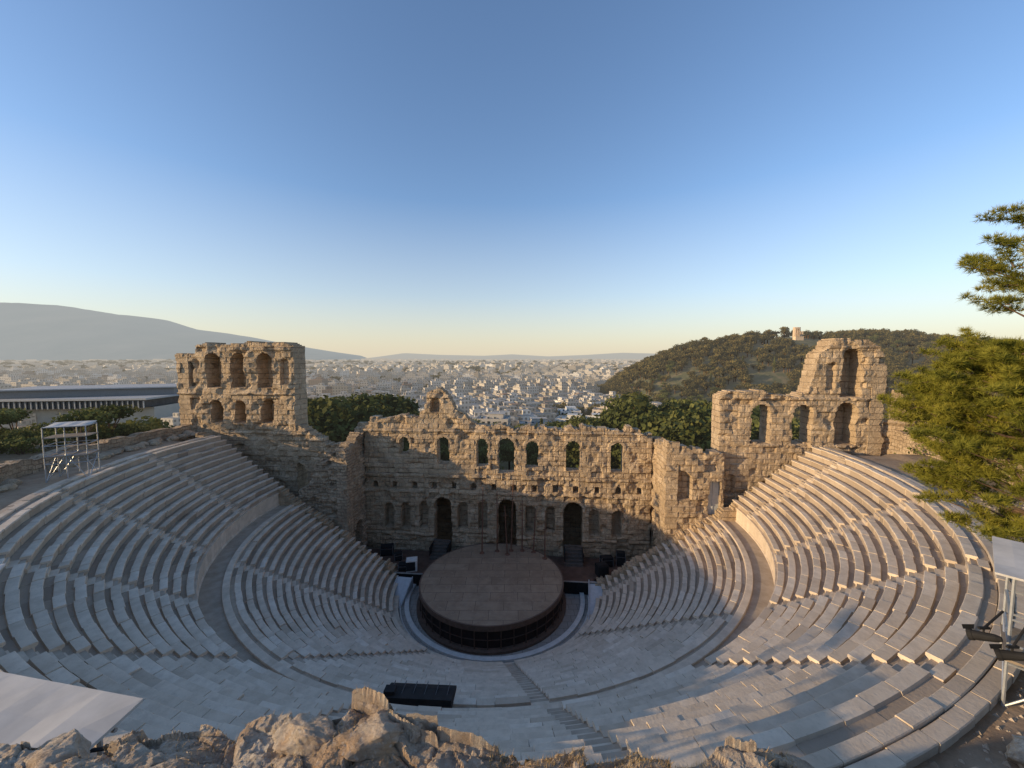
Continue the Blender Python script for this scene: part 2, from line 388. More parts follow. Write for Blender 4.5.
o=ruin_wall('left_projection_front',(-20.9,1.5),(-15.6,1.5),0,16,interp([0,1,2,3.2,4.2,5.3],[9.0,9.8,11.8,12.2,13.6,13.2]),[],T=1.1,seed=22,mat=RUBBLE,relief=.14,bh=.32,bw=.55);o.parent=stage
o=ruin_wall('left_wing',(-24.6,3.0),(-16.5,3.0),0,16.6,interp([0,1,2.4,3.6,4.5,6.2,8],[16.2,15.9,15.7,15.5,14.4,13.8,13.9]),[(2.9,1.7,8.2,11.6)],T=1.3,seed=23,bands=((14.6,14.8,.12),));o.parent=stage
o=ruin_wall('right_projection_side',(16.1,7),(16.1,1.0),0,15.8,interp([0,2,4,6],[14.4,14.2,14.8,15.0]),[(1.9,1.3,1.2,5.0)],T=1.1,seed=24,side=1,relief=.1);o.parent=stage
o=ruin_wall('right_projection_front',(16.1,1.0),(21.4,1.0),0,16,interp([0,1.0,2,3,4,5.3],[15.0,14.9,14.5,14.3,14.2,13.6]),[(4.5,1.15,8.0,11.4,'rect')],T=1.1,seed=25,relief=.16,niches=[(1.7,1.2,9.6,12.2,.7)]);o.parent=stage
DOORM=simple('door_panel',(.45,.46,.45),.6,.1)
b=B();b.box(L(20.6,1.6,9.7),(1.15,.08,3.3),0,-TH);b.box(L(20.6,1.54,9.7),(.06,.06,3.3),0,-TH);b.box(L(20.6,1.54,10.1),(1.1,.05,.08),0,-TH);b.obj('door',[DOORM],parent=stage)
tl=empty('ruined_tower')
aL=-35.4
o=ruin_wall('front_wall',(aL,3.0),(-22.0,3.0),8,25.2,interp([0,.6,2.1,2.3,3.2,6,9,12.4,13.4],[23.1,23.3,23.3,24.2,24.4,24.4,24.5,24.5,24.3]),
  [],T=2.2,seed=31,bands=((18.85,19.1,.22),(23.75,24.0,.15),(14.7,14.95,.12)),niches=[(-34.3-aL,1.2,19.8,22.6,1.2),(-31.2-aL,1.65,19.7,23.4,1.7),(-28.4-aL,1.65,19.7,23.4,1.7),(-25.3-aL,1.65,19.7,23.4,1.7),(-31.1-aL,1.3,15.9,18.3,1.7),(-28.3-aL,1.3,15.9,18.3,1.7),(-25.2-aL,1.35,15.9,18.4,1.7),(-23.1-aL,.8,20.1,22.8,.5)],rag=.5);o.parent=tl
o=ruin_wall('outer_side_wall',(aL,9.5),(aL,3.0),0,24.5,interp([0,2,5,6.5],[19.0,20.5,23,23.2]),[],T=1.4,seed=33,side=1);o.parent=tl
tr_=empty('ruined_tower')
aR=21.2
o=ruin_wall('front_wall',(aR,2.0),(35.6,2.0),8,25.2,interp([0,.5,3.2,3.7,4.2,6.4,7.9,8.2,8.6,9.3,9.6,12.6,13.4,13.8,14.4],[19.4,19.8,19.6,19.9,19.5,19.3,19.7,21.6,23.3,23.7,24.6,24.7,24.3,23.8,22.6]),
  [(24.9-aR,1.75,14.9,18.6),(28.6-aR,1.75,14.9,18.6)],
  T=1.8,seed=41,bands=((19.0,19.25,.2),(14.6,14.8,.14),(23.8,24.05,.15)),niches=[(22.3-aR,.8,9.9,11.8,.5),(30.9-aR,.7,20,22.5,.35),(32.4-aR,1.8,14.9,18.8,1.5),(32.7-aR,1.7,19.4,23.7,1.5)],rag=.5);o.parent=tr_
o=ruin_wall('end_wall',(35.6,2.0),(35.6,8.0),0,24.5,interp([0,2,3,6],[22,20.5,18,16]),[],T=1.3,seed=44,side=1);o.parent=tr_
o=ruin_wall('lower_wall',(aR+.1,3.5),(35.5,3.5),0,9,interp([0,14.4],[8.6,8.6]),[],T=1.0,cell=.3,seed=46);o.parent=tr_
ruin_wall('ruined_wall',(35.8,2.6),(41.0,-1.0),8,20.5,interp([0,1.2,1.5,2.6,2.9,4,6.3],[20,19.8,18.5,18.3,17.1,17.0,16.2]),[],T=1.2,seed=45,bands=((16.9,17.1,.12),(18.3,18.5,.12)))
for sgn,nm in ((-1,'retaining_wall'),(1,'retaining_wall')):
    pa=(sgn*9.6,1.28);pb=(sgn*31,1.28)
    tf=(lambda s:np.interp(s,[0,RL-9.6,R0U-9.6,21.4],[.9,8.2,9.3,15.0]))
    ruin_wall(nm,pa,pb,0,15.6,tf,[],T=1.0,cell=.2,seed=51 if sgn>0 else 52,side=-sgn)
def rock_mesh(name,c,s,mat,seed,sub=3,parent=None,rough=.35):
    import bmesh
    rd=random.Random(seed)
    bm=bmesh.new();bmesh.ops.create_icosphere(bm,subdivisions=sub,radius=1)
    planes=[(Vector((rd.gauss(0,1),rd.gauss(0,1),rd.gauss(0,1))).normalized(),rd.uniform(.62,.85)) for _ in range(12)]
    for v in bm.verts:
        q=v.co.copy()
        for nn,dd_ in planes:
            t=q.dot(nn)
            if t>dd_: q-=nn*(t-dd_)
        k=1+rough*.45*float(fbm(np.array(q.x*2.2+seed*3.1+q.z),np.array(q.y*2.2+q.z*1.7),4,seed))
        q*=k
        v.co=Vector((c[0]+q.x*s[0]*1.2,c[1]+q.y*s[1]*1.2,c[2]+q.z*s[2]*1.2))
    me=bpy.data.meshes.new(name);bm.to_mesh(me);bm.free();me.materials.append(mat)
    o=bpy.data.objects.new(name,me);scene.collection.objects.link(o)
    if parent:o.parent=parent
    return o
# ================================================================= STAGE FLOOR + ROUND PLATFORM
STF=simple('stage_boards',(.12,.07,.05),.7,.3,1.5)
BLK=simple('black_cloth',(.018,.017,.017),.8,.3)
b=B()
vs=[L(-15.3,.6,1.2),L(15.9,.6,1.2),L(15.9,5.3,1.2),L(-15.3,5.3,1.2),L(-15.3,.6,0.01),L(15.9,.6,0.01)]
b.add(vs,[(0,1,2,3)],0);b.add([vs[4],vs[5],vs[1],vs[0]],[(0,1,2,3)],1)
for a in np.arange(-15,15.8,1.2): b.box(L(a,.57,.6),(.08,.06,1.15),1,-TH)
b.box(L(.3,.62,1.24),(31.2,.16,.06),2,-TH)
b.obj('stage_platform',[STF,BLK,simple('stage_edge',(.30,.27,.24))])
for ax,w in ((-6.65,1.9),(7.8,1.9)):
    b=B()
    for i in range(6):
        b.box(L(ax,5.1-i*.3,1.2+.12*(6-i)),(w,.3,.24*(6-i)),0,-TH)
    b.box(L(ax-w/2,4.4,2.1),(.08,1.9,.9),1,-TH);b.box(L(ax+w/2,4.4,2.1),(.08,1.9,.9),1,-TH)
    b.obj('stage_steps',[simple('step_dark',(.11,.09,.075)),BLK])
CASEM=simple('case_edge',(.3,.3,.3),.4,.1,3,.7)
for a,v,w_,h_,r_ in ((11.2,3.9,1.2,.9,.1),(12.7,4.2,.9,1.3,-.2),(-12.6,4.1,1.3,1.0,.15),(-11.0,3.2,.8,.7,.4),(13.6,2.2,1.0,.7,.0),(-9.6,1.3,1.1,.6,.05)):
    b=B();p=L(a,v,1.2+h_/2+.1);b.box(p,(w_,.7,h_),0,r_)
    for sx in (-1,1):
        for sy in (-1,1):
            co,si=math.cos(r_),math.sin(r_);x_,y_=sx*w_/2,sy*.35
            b.box((p[0]+x_*co-y_*si,p[1]+x_*si+y_*co,p[2]),(.06,.06,h_+.03),1,r_);b.tube((p[0]+x_*.8,p[1]+y_*.8,1.21),(p[0]+x_*.8,p[1]+y_*.8,1.31),.05,n=8,mi=0)
    b.box((p[0],p[1],p[2]+h_*.18),(w_+.02,.72,.04),1,r_);b.obj('flight_case',[BLK,CASEM])
m=M('round_deck',.6,.3)
cc=m.n('ShaderNodeVectorMath',operation='SUBTRACT');m.lk(m.pos(),cc.inputs[0]);cc.inputs[1].default_value=(-1.9,35.2,0)
bb=m.n('ShaderNodeTexBrick');m.lk(cc.outputs[0],bb.inputs['Vector']);bb.inputs['Scale'].default_value=1;bb.inputs['Brick Width'].default_value=2.4;bb.inputs['Row Height'].default_value=1.2
bb.inputs['Mortar Size'].default_value=.02;bb.inputs['Color1'].default_value=(.30,.21,.14,1);bb.inputs['Color2'].default_value=(.36,.26,.175,1);bb.inputs['Mortar'].default_value=(.10,.07,.05,1)
dk=m.mix(m.ramp(m.noise(.9,7),[(.4,(0,0,0)),(.65,(.7,.7,.7))]),bb.outputs['Color'],(.22,.15,.10))
dk=m.mix(m.ramp(m.noise(3.5,8,rough=.75),[(.55,(0,0,0)),(.66,(.6,.6,.6))]),dk,(.42,.33,.24))
m.col(dk);m.bump(m.noise(20,4),.2,.01);DECK=m.m
b=B();cx,cy=-1.9,35.2;n=96;R=6.75
def ring(r0,z0_,r1,z1_,mi):
    vs=[(cx+r*math.cos(2*math.pi*i/n),cy+r*math.sin(2*math.pi*i/n),z) for r,z in((r0,z0_),(r1,z1_)) for i in range(n)]
    b.add(vs,[(i,(i+1)%n,n+(i+1)%n,n+i) for i in range(n)],mi)
b.add([(cx+(R-.12)*math.cos(2*math.pi*i/n),cy+(R-.12)*math.sin(2*math.pi*i/n),2.15) for i in range(n)],[tuple(range(n))],0)
ring(R,2.17,R-.12,2.17,1);ring(R-.12,2.17,R-.12,2.12,1);ring(R,1.72,R,2.17,1);ring(R-.06,1.72,R,1.72,1);ring(R-.25,.02,R-.25,1.75,2)
ring(R+.25,.22,R-.25,.22,1);ring(R+.25,.01,R+.25,.22,1)
for i in range(40):
    t=2*math.pi*i/40;b.tube((cx+(R-.08)*math.cos(t),cy+(R-.08)*math.sin(t),.1),(cx+(R-.08)*math.cos(t),cy+(R-.08)*math.sin(t),1.75),.05,n=5,mi=3)
    t2=2*math.pi*(i+1)/40
    b.tube((cx+(R-.1)*math.cos(t),cy+(R-.1)*math.sin(t),.95),(cx+(R-.1)*math.cos(t2),cy+(R-.1)*math.sin(t2),.95),.035,n=5,mi=3)
b.obj('round_stage_platform',[DECK,simple('deck_rim',(.14,.09,.065),.6),simple('deck_skirt',(.035,.024,.02),.9),simple('deck_frame',(.09,.055,.04),.6)])
POLE=simple('pole_paint',(.17,.085,.055),.6)
for px,py,h,lean in ((-3.2,39.7,7.2,0.02),(-1.6,40.1,6.6,.0),(-.5,39.4,5.3,-.05),(-.1,40.2,7.8,.03),(1.1,40.2,5.6,.0),(2.3,39.9,4.8,.04),(3.4,38.6,3.9,.0)):
    b=B();b.tube((px,py,2.15),(px+lean*h,py,2.15+h),.075,.04,8,0);b.tube((px,py,2.15),(px,py,2.22),.28,.24,12,0)
    b.box((px+lean*h*.8,py,2.15+h*.8),(.5,.05,.05),0,.3)
    b.obj('wooden_pole',[POLE])
for (x0,y0,x1,y1,w,z1_) in ((7.0,29.9,8.2,36.0,1.5,1.2),(-11.0,33.9,-10.6,36.8,1.6,1.2)):
    b=B();d=Vector((x1-x0,y1-y0,0)).normalized();s=Vector((-d.y,d.x,0))*w/2
    p=Vector((x0,y0,.01));q_=Vector((x1,y1,.01));u=Vector((0,0,z1_))
    b.add([p-s,p+s,q_+s,q_-s,q_+s+u,q_-s+u],[(0,3,5),(1,4,2),(0,5,4,1),(2,4,5,3)],0)
    for sg in(-1,1): b.tube(p+s*sg*.95+Vector((0,0,.1)),q_+s*sg*.95+u+Vector((0,0,.1)),.05,n=6,mi=0)
    b.obj('access_ramp',[simple('ramp_sheet',(.50,.50,.50),.6,.1)])
for x,y in ((-10.3,38.2),(9.0,37.2)):
    b=B();b.box((x,y,1.75),(1.1,.9,1.1),0,.2);b.box((x,y-.47,1.75),(.9,.03,.9),1,.2);b.box((x,y,2.33),(.9,.7,.06),0,.2)
    b.obj('speaker_cabinet',[BLK if x>0 else WHITE,BLK])
# ================================================================= SMALL EQUIPMENT
STEEL=simple('galvanised_steel',(.42,.43,.44),.45,.15,8,.6)
CANV=simple('canvas_white',(.52,.49,.45),.7,.16,1.3)
SDECK=simple('scaffold_deck',(.25,.2,.15))
def scaffold(name,c,w,d,h,rz,z0,levels=(1.0,),canopy=True,shade=.25):
    b=B();co,si=math.cos(rz),math.sin(rz)
    T_=lambda x,y,z:(c[0]+x*co-y*si,c[1]+x*si+y*co,z0+z)
    xs=(-w/2,0,w/2);ys=(-d/2,d/2)
    for x in xs:
        for y in ys: b.tube(T_(x,y,0),T_(x,y,h),.035,n=6)
    for z in [k*h/3 for k in (1,2,3)]+[h*.48]:
        for y in ys:b.tube(T_(-w/2,y,z),T_(w/2,y,z),.03,n=6)
        for x in xs:b.tube(T_(x,-d/2,z),T_(x,d/2,z),.03,n=6)
    for y in ys:
        b.tube(T_(-w/2,y,0),T_(0,y,h/2),.025,n=6);b.tube(T_(0,y,h/2),T_(w/2,y,0),.025,n=6)
    for x in (-w/2,w/2):
        b.tube(T_(x,-d/2,0),T_(x,d/2,h*.48),.025,n=6)
    for z in levels: b.box(T_(0,0,z),(w+.1,d+.1,.06),1,rz)
    if canopy:
        vs=[];nx,ny=10,4
        for i in range(nx+1):
            for j in range(ny+1):
                fx=-1+2*i/nx;fy=-1+2*j/ny
                sag=-.05*(1-abs(math.cos(fx*math.pi*1.5)))*(1-fy*fy)
                vs.append(T_(fx*(w/2+shade),fy*(d/2+shade),h+.06+.07*fy+sag))
        k=len(vs);vs+=[(x,y,z+.05) for x,y,z in vs]
        fs=[]
        for i in range(nx):
            for j in range(ny):
                a=i*(ny+1)+j;q4=(a,a+ny+1,a+ny+2,a+1);fs+=[q4[::-1],tuple(t+k for t in q4)]
        ed=[(j,j+1) for j in range(ny)]+[(nx*(ny+1)+j+1,nx*(ny+1)+j) for j in range(ny)]+[((i+1)*(ny+1),i*(ny+1)) for i in range(nx)]+[(i*(ny+1)+ny,(i+1)*(ny+1)+ny) for i in range(nx)]
        fs+=[(a,b_,b_+k,a+k) for a,b_ in ed]
        b.add(vs,fs,2)
        for y in ys: b.tube(T_(-w/2-shade+.03,y,h+.0),T_(w/2+shade-.03,y,h+.0),.03,n=6)
    return b.obj(name,[STEEL,SDECK,CANV])
scaffold('scaffold_tower',L(-27.9,-12.2,0)[:2],2.1,1.4,3.7,math.radians(25),14.6,(1.7,3.0),shade=.02)
scaffold('followspot_tower',(13.35,8.3),2.6,1.8,3.3,math.radians(-50),14.6,(1.2,),shade=.3)
scaffold('followspot_tower',(-7.75,4.95),3.1,1.3,2.65,math.radians(-10),14.9,(1.0,),shade=.35)
scaffold('followspot_tower',(-12.9,7.5),2.2,1.2,3.3,math.radians(28),14.6,(1.2,),shade=.25)
def spotlight(p,aim,s=1,pole=None):
    b=B();p=Vector(p);d=Vector(aim).normalized()
    b.tube(p-d*.32*s,p+d*.25*s,.13*s,.17*s,14,0);b.tube(p+d*.25*s,p+d*.38*s,.19*s,.2*s,14,0);b.tube(p-d*.45*s,p-d*.32*s,.08*s,.13*s,14,0)
    b.tube(p+Vector((0,0,.15*s)),p+Vector((0,0,.32*s)),.02,n=6,mi=0)
    b.box(tuple(p+Vector((0,0,.32*s))),(.4*s,.05,.05),0)
    b.add([tuple(p+d*.38*s+Vector(o_)) for o_ in((-.2*s,0,.2*s),(.2*s,0,.2*s),(.24*s,.02,.36*s),(-.24*s,.02,.36*s))],[(0,1,2,3)],0)
    if pole: b.tube(p+Vector((0,0,.32*s)),pole,.025,n=6,mi=0)
    return b.obj('stage_spotlight',[BLK])
spotlight((11.25,8.75,16.35),(-.5,.8,-.35),.65,(12.0,9.0,16.8))
spotlight((11.5,8.4,16.15),(-.6,.6,-.35),.65,(12.1,8.6,16.8))
spotlight((-5.55,4.98,17.42),(.5,.8,-.35),.55,(-6.0,4.95,17.55))
spotlight((-5.6,4.70,17.42),(.5,.8,-.35),.55,(-6.1,4.7,17.55))
spotlight((-5.72,4.42,17.40),(.5,.8,-.35),.55,(-6.25,4.45,17.55))
b=B();cx,cy,zb=-3.9,15.35,ZL+.1;rz=D(-3)
co,si=math.cos(rz),math.sin(rz);T_=lambda x,y,z:(cx+x*co-y*si,cy+x*si+y*co,zb+z)
prof=[(-.55,.55),(-.5,.95),(.25,.78),(.6,.62),(.6,.5),(-.5,.5)]
vs=[T_(-1.45,y,z) for y,z in prof]+[T_(1.45,y,z) for y,z in prof];k=len(prof)
b.add(vs,[tuple(range(k)),tuple(range(k,2*k))[::-1]]+[(i,k+i,k+(i+1)%k,(i+1)%k) for i in range(k)],0)
for x in (-1.3,-.45,.45,1.3):
    for y in (-.45,.5): b.tube(T_(x,y,-.1),T_(x,y,.55),.03,n=6,mi=1)
b.tube(T_(-1.3,.5,.2),T_(1.3,.5,.2),.025,n=6,mi=1)
for i in range(6): b.box(T_(-1.2+i*.48,.0,.885-.03),(.02,.9,.05),1,rz)
b.box(T_(-1.2,-.2,1.03),(.45,.35,.12),0,rz)
b.obj('mixing_desk',[BLK,simple('desk_frame',(.09,.09,.09),.5)])
def ringwall(name,R,pa,pb,z0,h,t,mat,n=200,seed=0):
    V=[];F=[]
    for i in range(n+1):
        ph_=pa+(pb-pa)*i/n
        s=ph_*R;hh=h+.35*float(fbm(np.array(s*.35),np.array(1.),3,seed))+.12*round(float(vn(np.array(math.floor(s/.9)),np.array(2.),seed))*2)
        for r,z in ((R,z0),(R-.02,z0+hh),(R+t,z0+hh),(R+t,z0)): V.append(P(r+.04*float(vn(np.array(s*2),np.array(z),seed)),ph_,z))
    for i in range(n):
        for j in range(3): F.append((i*4+j,(i+1)*4+j,(i+1)*4+j+1,i*4+j+1))
    F+= [(0,1,2,3),(n*4+3,n*4+2,n*4+1,n*4)]
    o=mesh_obj(name,V,F,mat)
    uv=o.data.uv_layers.new(name='UVMap')
    for lp in o.data.loops:
        vi=lp.vertex_index;uv.data[lp.index].uv=((vi//4)*(pb-pa)*R/n,(vi%4 in(1,2))*h+(vi%4>1)*.6)
    return o
ringwall('stone_wall',34.3,D(-108),D(-38),13.6,1.9,.8,RUBBLE,260,5)
ringwall('stone_wall',36.5,D(62),D(96),13.6,2.6,.8,RUBBLE,140,6)
for i in range(34):
    ph_=D(random.uniform(-96,-56));R_=random.uniform(32.4,33.9)
    p=P(R_,ph_,0);rock_mesh('stone_block',(p[0],p[1],14.75),(random.uniform(.25,.6),random.uniform(.25,.5),random.uniform(.2,.4)),RUBBLE,i,2)
# ================================================================= FOREGROUND ROCK
m=M('rock_mat',.95,.15)
n1_=m.noise(2.6,10,rough=.72);n2_=m.noise(12,9,rough=.78)
c=m.ramp(n1_,[(.34,(.30,.225,.165)),(.45,(.43,.33,.245)),(.55,(.52,.43,.33)),(.68,(.60,.55,.48))])
c=m.mix(m.ramp(n2_,[(.52,(0,0,0)),(.66,(.7,.7,.7))]),c,(.19,.145,.11))
c=m.mix(m.ramp(m.noise(4.1,5),[(.54,(0,0,0)),(.66,(.65,.65,.65))]),c,(.48,.30,.16))
c=m.mix(m.ramp(m.noise(30,6,rough=.7),[(.56,(0,0,0)),(.66,(.5,.5,.5))]),c,(.62,.57,.50))
m.col(c);m.bump(m.math('ADD',m.noise(26,12,rough=.8),m.math('MULTIPLY',n2_,.6)),.8,.03);ROCK=m.m
NI=1400
gx,gy=np.meshgrid(np.linspace(-7.5,6.5,NI),np.concatenate([np.linspace(-1.5,1.5,20),np.linspace(1.515,2.7,210),np.linspace(2.75,6,60)]),indexing='ij')
def cells(x,y,sc,seed):
    x=x*sc;y=y*sc;ix=np.floor(x);iy=np.floor(y);best=np.full(x.shape,9.);sec=np.full(x.shape,9.);val=np.zeros(x.shape)
    for dx in(-1,0,1):
        for dy in(-1,0,1):
            cx_=ix+dx;cy_=iy+dy;px=cx_+h2(cx_,cy_,seed);py=cy_+h2(cx_,cy_,seed+1)
            d=np.hypot(px-x,py-y);tilt=(h2(cx_,cy_,seed+2)-.5)+((px-x)*(h2(cx_,cy_,seed+3)-.5)+(py-y)*(h2(cx_,cy_,seed+4)-.5))*1.8
            n_=d<best;sec=np.where(n_,best,np.minimum(sec,d));val=np.where(n_,tilt,val);best=np.where(n_,d,best)
    return val,sec-best
wx=gx+.04*fbm(gx*3,gy*3,5,81);wy=gy+.04*fbm(gx*3,gy*3,5,82)
c1_,e1_=cells(wx*.7+wy*.3,wy*1.7,1.6,61);c2_,e2_=cells(wx*.8+wy*.2,wy*1.4,4.6,71);c3_,e3_=cells(wx,wy*1.2,12,75);c4_,e4_=cells(wx,wy,34,79)
yl=2.05+.16*fbm(gx*1.1,gx*0,3,3)+.05*c2_
base=np.interp(gx,[-7.5,-5,-3.2,-2.2,-1.3,-1.1,-.95,-.65,-.5,0,.8,1.35,1.75,2.4,3.5,6.5],[19.9,20.4,20.76,20.80,20.83,20.88,20.93,20.92,20.86,20.84,20.83,20.80,20.6,20.1,19.3,17.2])
zz=base+.075*c1_+.042*c2_+.017*c3_+.006*c4_-.02*np.exp(-e1_/.04)-.010*np.exp(-e2_/.04)+.022*fbm(gx*5,gy*5,6,6)
zz=zz-np.clip(gy-yl,0,9)*2.1-.30*sst(0,.22,gy-yl)
zz=zz+np.clip(1.4-gy,0,1)*.25
zz=zz+np.where(gy>yl,.22*fbm(gx*1.2,gy*1.2,4,9),0)
ni,nj=gx.shape
I,J=np.meshgrid(np.arange(ni-1),np.arange(nj-1),indexing='ij')
q=np.stack([I*nj+J,(I+1)*nj+J,(I+1)*nj+J+1,I*nj+J+1],-1).reshape(-1,4)
mesh_obj('rock_outcrop',np.stack([gx,gy,zz],-1).reshape(-1,3),q,ROCK,smooth=False)
for i,(p,s) in enumerate([((-1.12,2.02,20.87),(.17,.11,.09)),((-.80,2.0,20.89),(.15,.11,.09)),((-.54,2.05,20.88),(.06,.05,.07)),((-2.6,2.0,20.70),(.22,.15,.10)),((2.1,2.2,20.1),(.25,.2,.15)),
    ((8.8,6.2,15.0),(.7,.55,.6)),((9.8,5.9,15.1),(.7,.6,.5)),((7.6,5.4,14.9),(.4,.35,.3)),((10.6,7.3,14.9),(.4,.35,.3)),((6.2,5.0,14.9),(.4,.3,.25))]):
    rock_mesh('boulder',p,s,ROCK,i+3,5,rough=.6)
m=M('dry_grass_mat',.9,.1);m.col(m.ramp(m.noise(6,3),[(.3,(.36,.22,.09)),(.7,(.58,.43,.22))]));DRY=m.m
V=[];F=[]
N=26000
xs=np.where(rng.random(N)<.7,rng.normal(.45,.5,N),rng.uniform(-3.3,2.0,N));ys=rng.uniform(1.65,2.2,N)
keep=vn(xs*4,ys*4,44)>.48;xs=xs[keep];ys=ys[keep]
ii=np.clip(((xs+7.5)/14*(NI-1)).astype(int),0,NI-1);jj=np.clip(np.searchsorted(gy[0],ys),0,nj-1);zs=zz[ii,jj]
for x,y,z in zip(xs,ys,zs):
    h=random.uniform(.010,.036);t=random.uniform(0,6.28);w=.0016;lx=random.gauss(0,.016);ly=random.gauss(0,.012)
    o_=len(V);V+= [(x-w*math.cos(t),y-w*math.sin(t),z-.01),(x+w*math.cos(t),y+w*math.sin(t),z-.01),(x+lx,y+ly,z+h)];F.append((o_,o_+1,o_+2))
mesh_obj('dry_grass',V,F,DRY)
V=[];F=[];
for i in range(3600):
    ph_=D(random.uniform(12,70));R_=random.uniform(30.4,35);p=P(R_,ph_,0)
    z=float(ground(np.array(p[0]),np.array(p[1])));s=random.uniform(.02,.07)*(1.8 if random.random()<.05 else 1)
    o_=len(V)
    for dx,dy,dz in((1,0,0),(-1,.2,0),(0,1,0),(.1,-1,0),(0,0,.9),(0,0,-.6)): V.append((p[0]+dx*s*random.uniform(.7,1.2),p[1]+dy*s*random.uniform(.7,1.2),z+dz*s))
    F+=[(o_+a,o_+b_,o_+4) for a,b_ in((0,2),(2,1),(1,3),(3,0))]
mesh_obj('gravel',V,F,simple('gravel_mat',(.40,.32,.24),.9,.4,2))
# ================================================================= VEGETATION
def foliage(name,c1,c2,c3,hz=False):
    m=M(name,.8,.15)
    oi=m.n('ShaderNodeObjectInfo').outputs['Random']
    at=m.attr('rnd').outputs['Fac']
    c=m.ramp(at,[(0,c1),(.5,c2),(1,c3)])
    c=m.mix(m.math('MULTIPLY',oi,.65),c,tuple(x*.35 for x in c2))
    m.col(c)
    tr=m.n('ShaderNodeBsdfTranslucent');m.lk(c,tr.inputs[0])
    ms=m.n('ShaderNodeMixShader');ms.inputs[0].default_value=.25;m.lk(m.b.outputs[0],ms.inputs[1]);m.lk(tr.outputs[0],ms.inputs[2])
    m.lk(ms.outputs[0],m.out.inputs[0])
    if hz:
        m.b=ms;m.haze(4600)
    return m.m
FOL_H=foliage('hill_foliage',(.04,.04,.014),(.125,.105,.032),(.26,.19,.06),True)
FOL_P=foliage('park_foliage',(.045,.058,.015),(.12,.135,.035),(.22,.21,.06),True)
FOL_PINE=foliage('pine_needles',(.09,.10,.014),(.25,.245,.035),(.44,.38,.06))
BARK=simple('bark',(.16,.105,.07),.95,.35,6)
def tree_mesh(name,H,W,n,leaf,kind,seed,fol):
    r=np.random.default_rng(seed)
    b=B();b.tube((0,0,-1*H*.1),(0.1*W*.2,0,H*.55),.035*H,.018*H,6)
    blobs=[]
    if kind=='cypress':
        for k in range(9): blobs.append((0,0,H*(.12+.09*k),W*.5*(1-.085*k),H*.08))
    else:
        for k in range(8):
            t=r.uniform(0,6.28);d=W*.33*math.sqrt(r.random());z=H*r.uniform(.42,.85)
            x,y=d*math.cos(t),d*math.sin(t);blobs.append((x,y,z,W*r.uniform(.17,.28),H*r.uniform(.10,.17)));b.tube((0,0,H*.35),(x,y,z),.014*H,.006*H,5)
    V=list(b.v);F=list(b.f);mi=[1]*len(F);C=[.5]*len(F)
    per=n//len(blobs)
    for (x,y,z,rw,rh) in blobs:
        tone=r.uniform(-.25,.25)
        for _ in range(per):
            d=r.normal(size=3);d/=np.linalg.norm(d);rad=r.uniform(.6,1.12)
            c=np.array([x+d[0]*rw*rad,y+d[1]*rw*rad,z+d[2]*rh*rad])
            u=r.normal(size=3);u/=np.linalg.norm(u);w=np.cross(u,d+.3*r.normal(size=3));w/=np.linalg.norm(w)+1e-6
            s=leaf*r.uniform(.6,1.3);o_=len(V)
            V+= [tuple(c-u*s*.5),tuple(c+w*s*.35),tuple(c+u*s*.5),tuple(c-w*s*.35)]
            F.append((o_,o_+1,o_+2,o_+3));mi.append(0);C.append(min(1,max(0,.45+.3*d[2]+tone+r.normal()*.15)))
    me=bpy.data.meshes.new(name);me.from_pydata(V,[],F);me.materials.append(fol);me.materials.append(BARK)
    me.polygons.foreach_set('material_index',np.array(mi,dtype=np.int32))
    at=me.attributes.new('rnd','FLOAT','FACE');at.data.foreach_set('value',np.array(C,dtype=np.float32));me.update()
    return me
def scatter(name,mesh,pts,scales):
    V=[];F=[]
    for (x,y,z),s in zip(pts,scales):
        t=random.uniform(0,6.28);o_=len(V);e=s*.5
        for k in range(4):
            a=t+k*math.pi/2+math.pi/4;V.append((x+e*math.sqrt(2)*math.cos(a),y+e*math.sqrt(2)*math.sin(a),z))
        F.append((o_,o_+1,o_+2,o_+3))
    me=bpy.data.meshes.new(name);me.from_pydata(V,[],F);o=bpy.data.objects.new(name,me);scene.collection.objects.link(o)
    o.instance_type='FACES';o.use_instance_faces_scale=True;o.instance_faces_scale=1.0;o.show_instancer_for_render=False
    ch=bpy.data.objects.new('tree_crown',mesh);scene.collection.objects.link(ch);ch.parent=o
    return o
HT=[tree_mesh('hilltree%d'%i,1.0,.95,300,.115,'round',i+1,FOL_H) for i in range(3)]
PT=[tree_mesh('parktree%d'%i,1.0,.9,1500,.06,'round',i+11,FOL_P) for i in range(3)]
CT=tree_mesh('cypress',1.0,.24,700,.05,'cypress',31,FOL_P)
for k in range(3):
    N=5600 if k<2 else 3600
    x=rng.uniform(80,900,N);y=rng.uniform(215,540,N)
    hz_=hillz(x,y);dens=vn(x/28,y/28,60+k)
    kp=(hz_>3)&(dens>.40)&(np.hypot(x-300,y-406)>22)&~((np.abs(x-300)<14)&(y<410)&(y>370))
    x=x[kp];y=y[kp];z=ground(x,y)
    scatter('hill_forest',HT[k],list(zip(x,y,z-.8)),rng.uniform(5,14,len(x)))
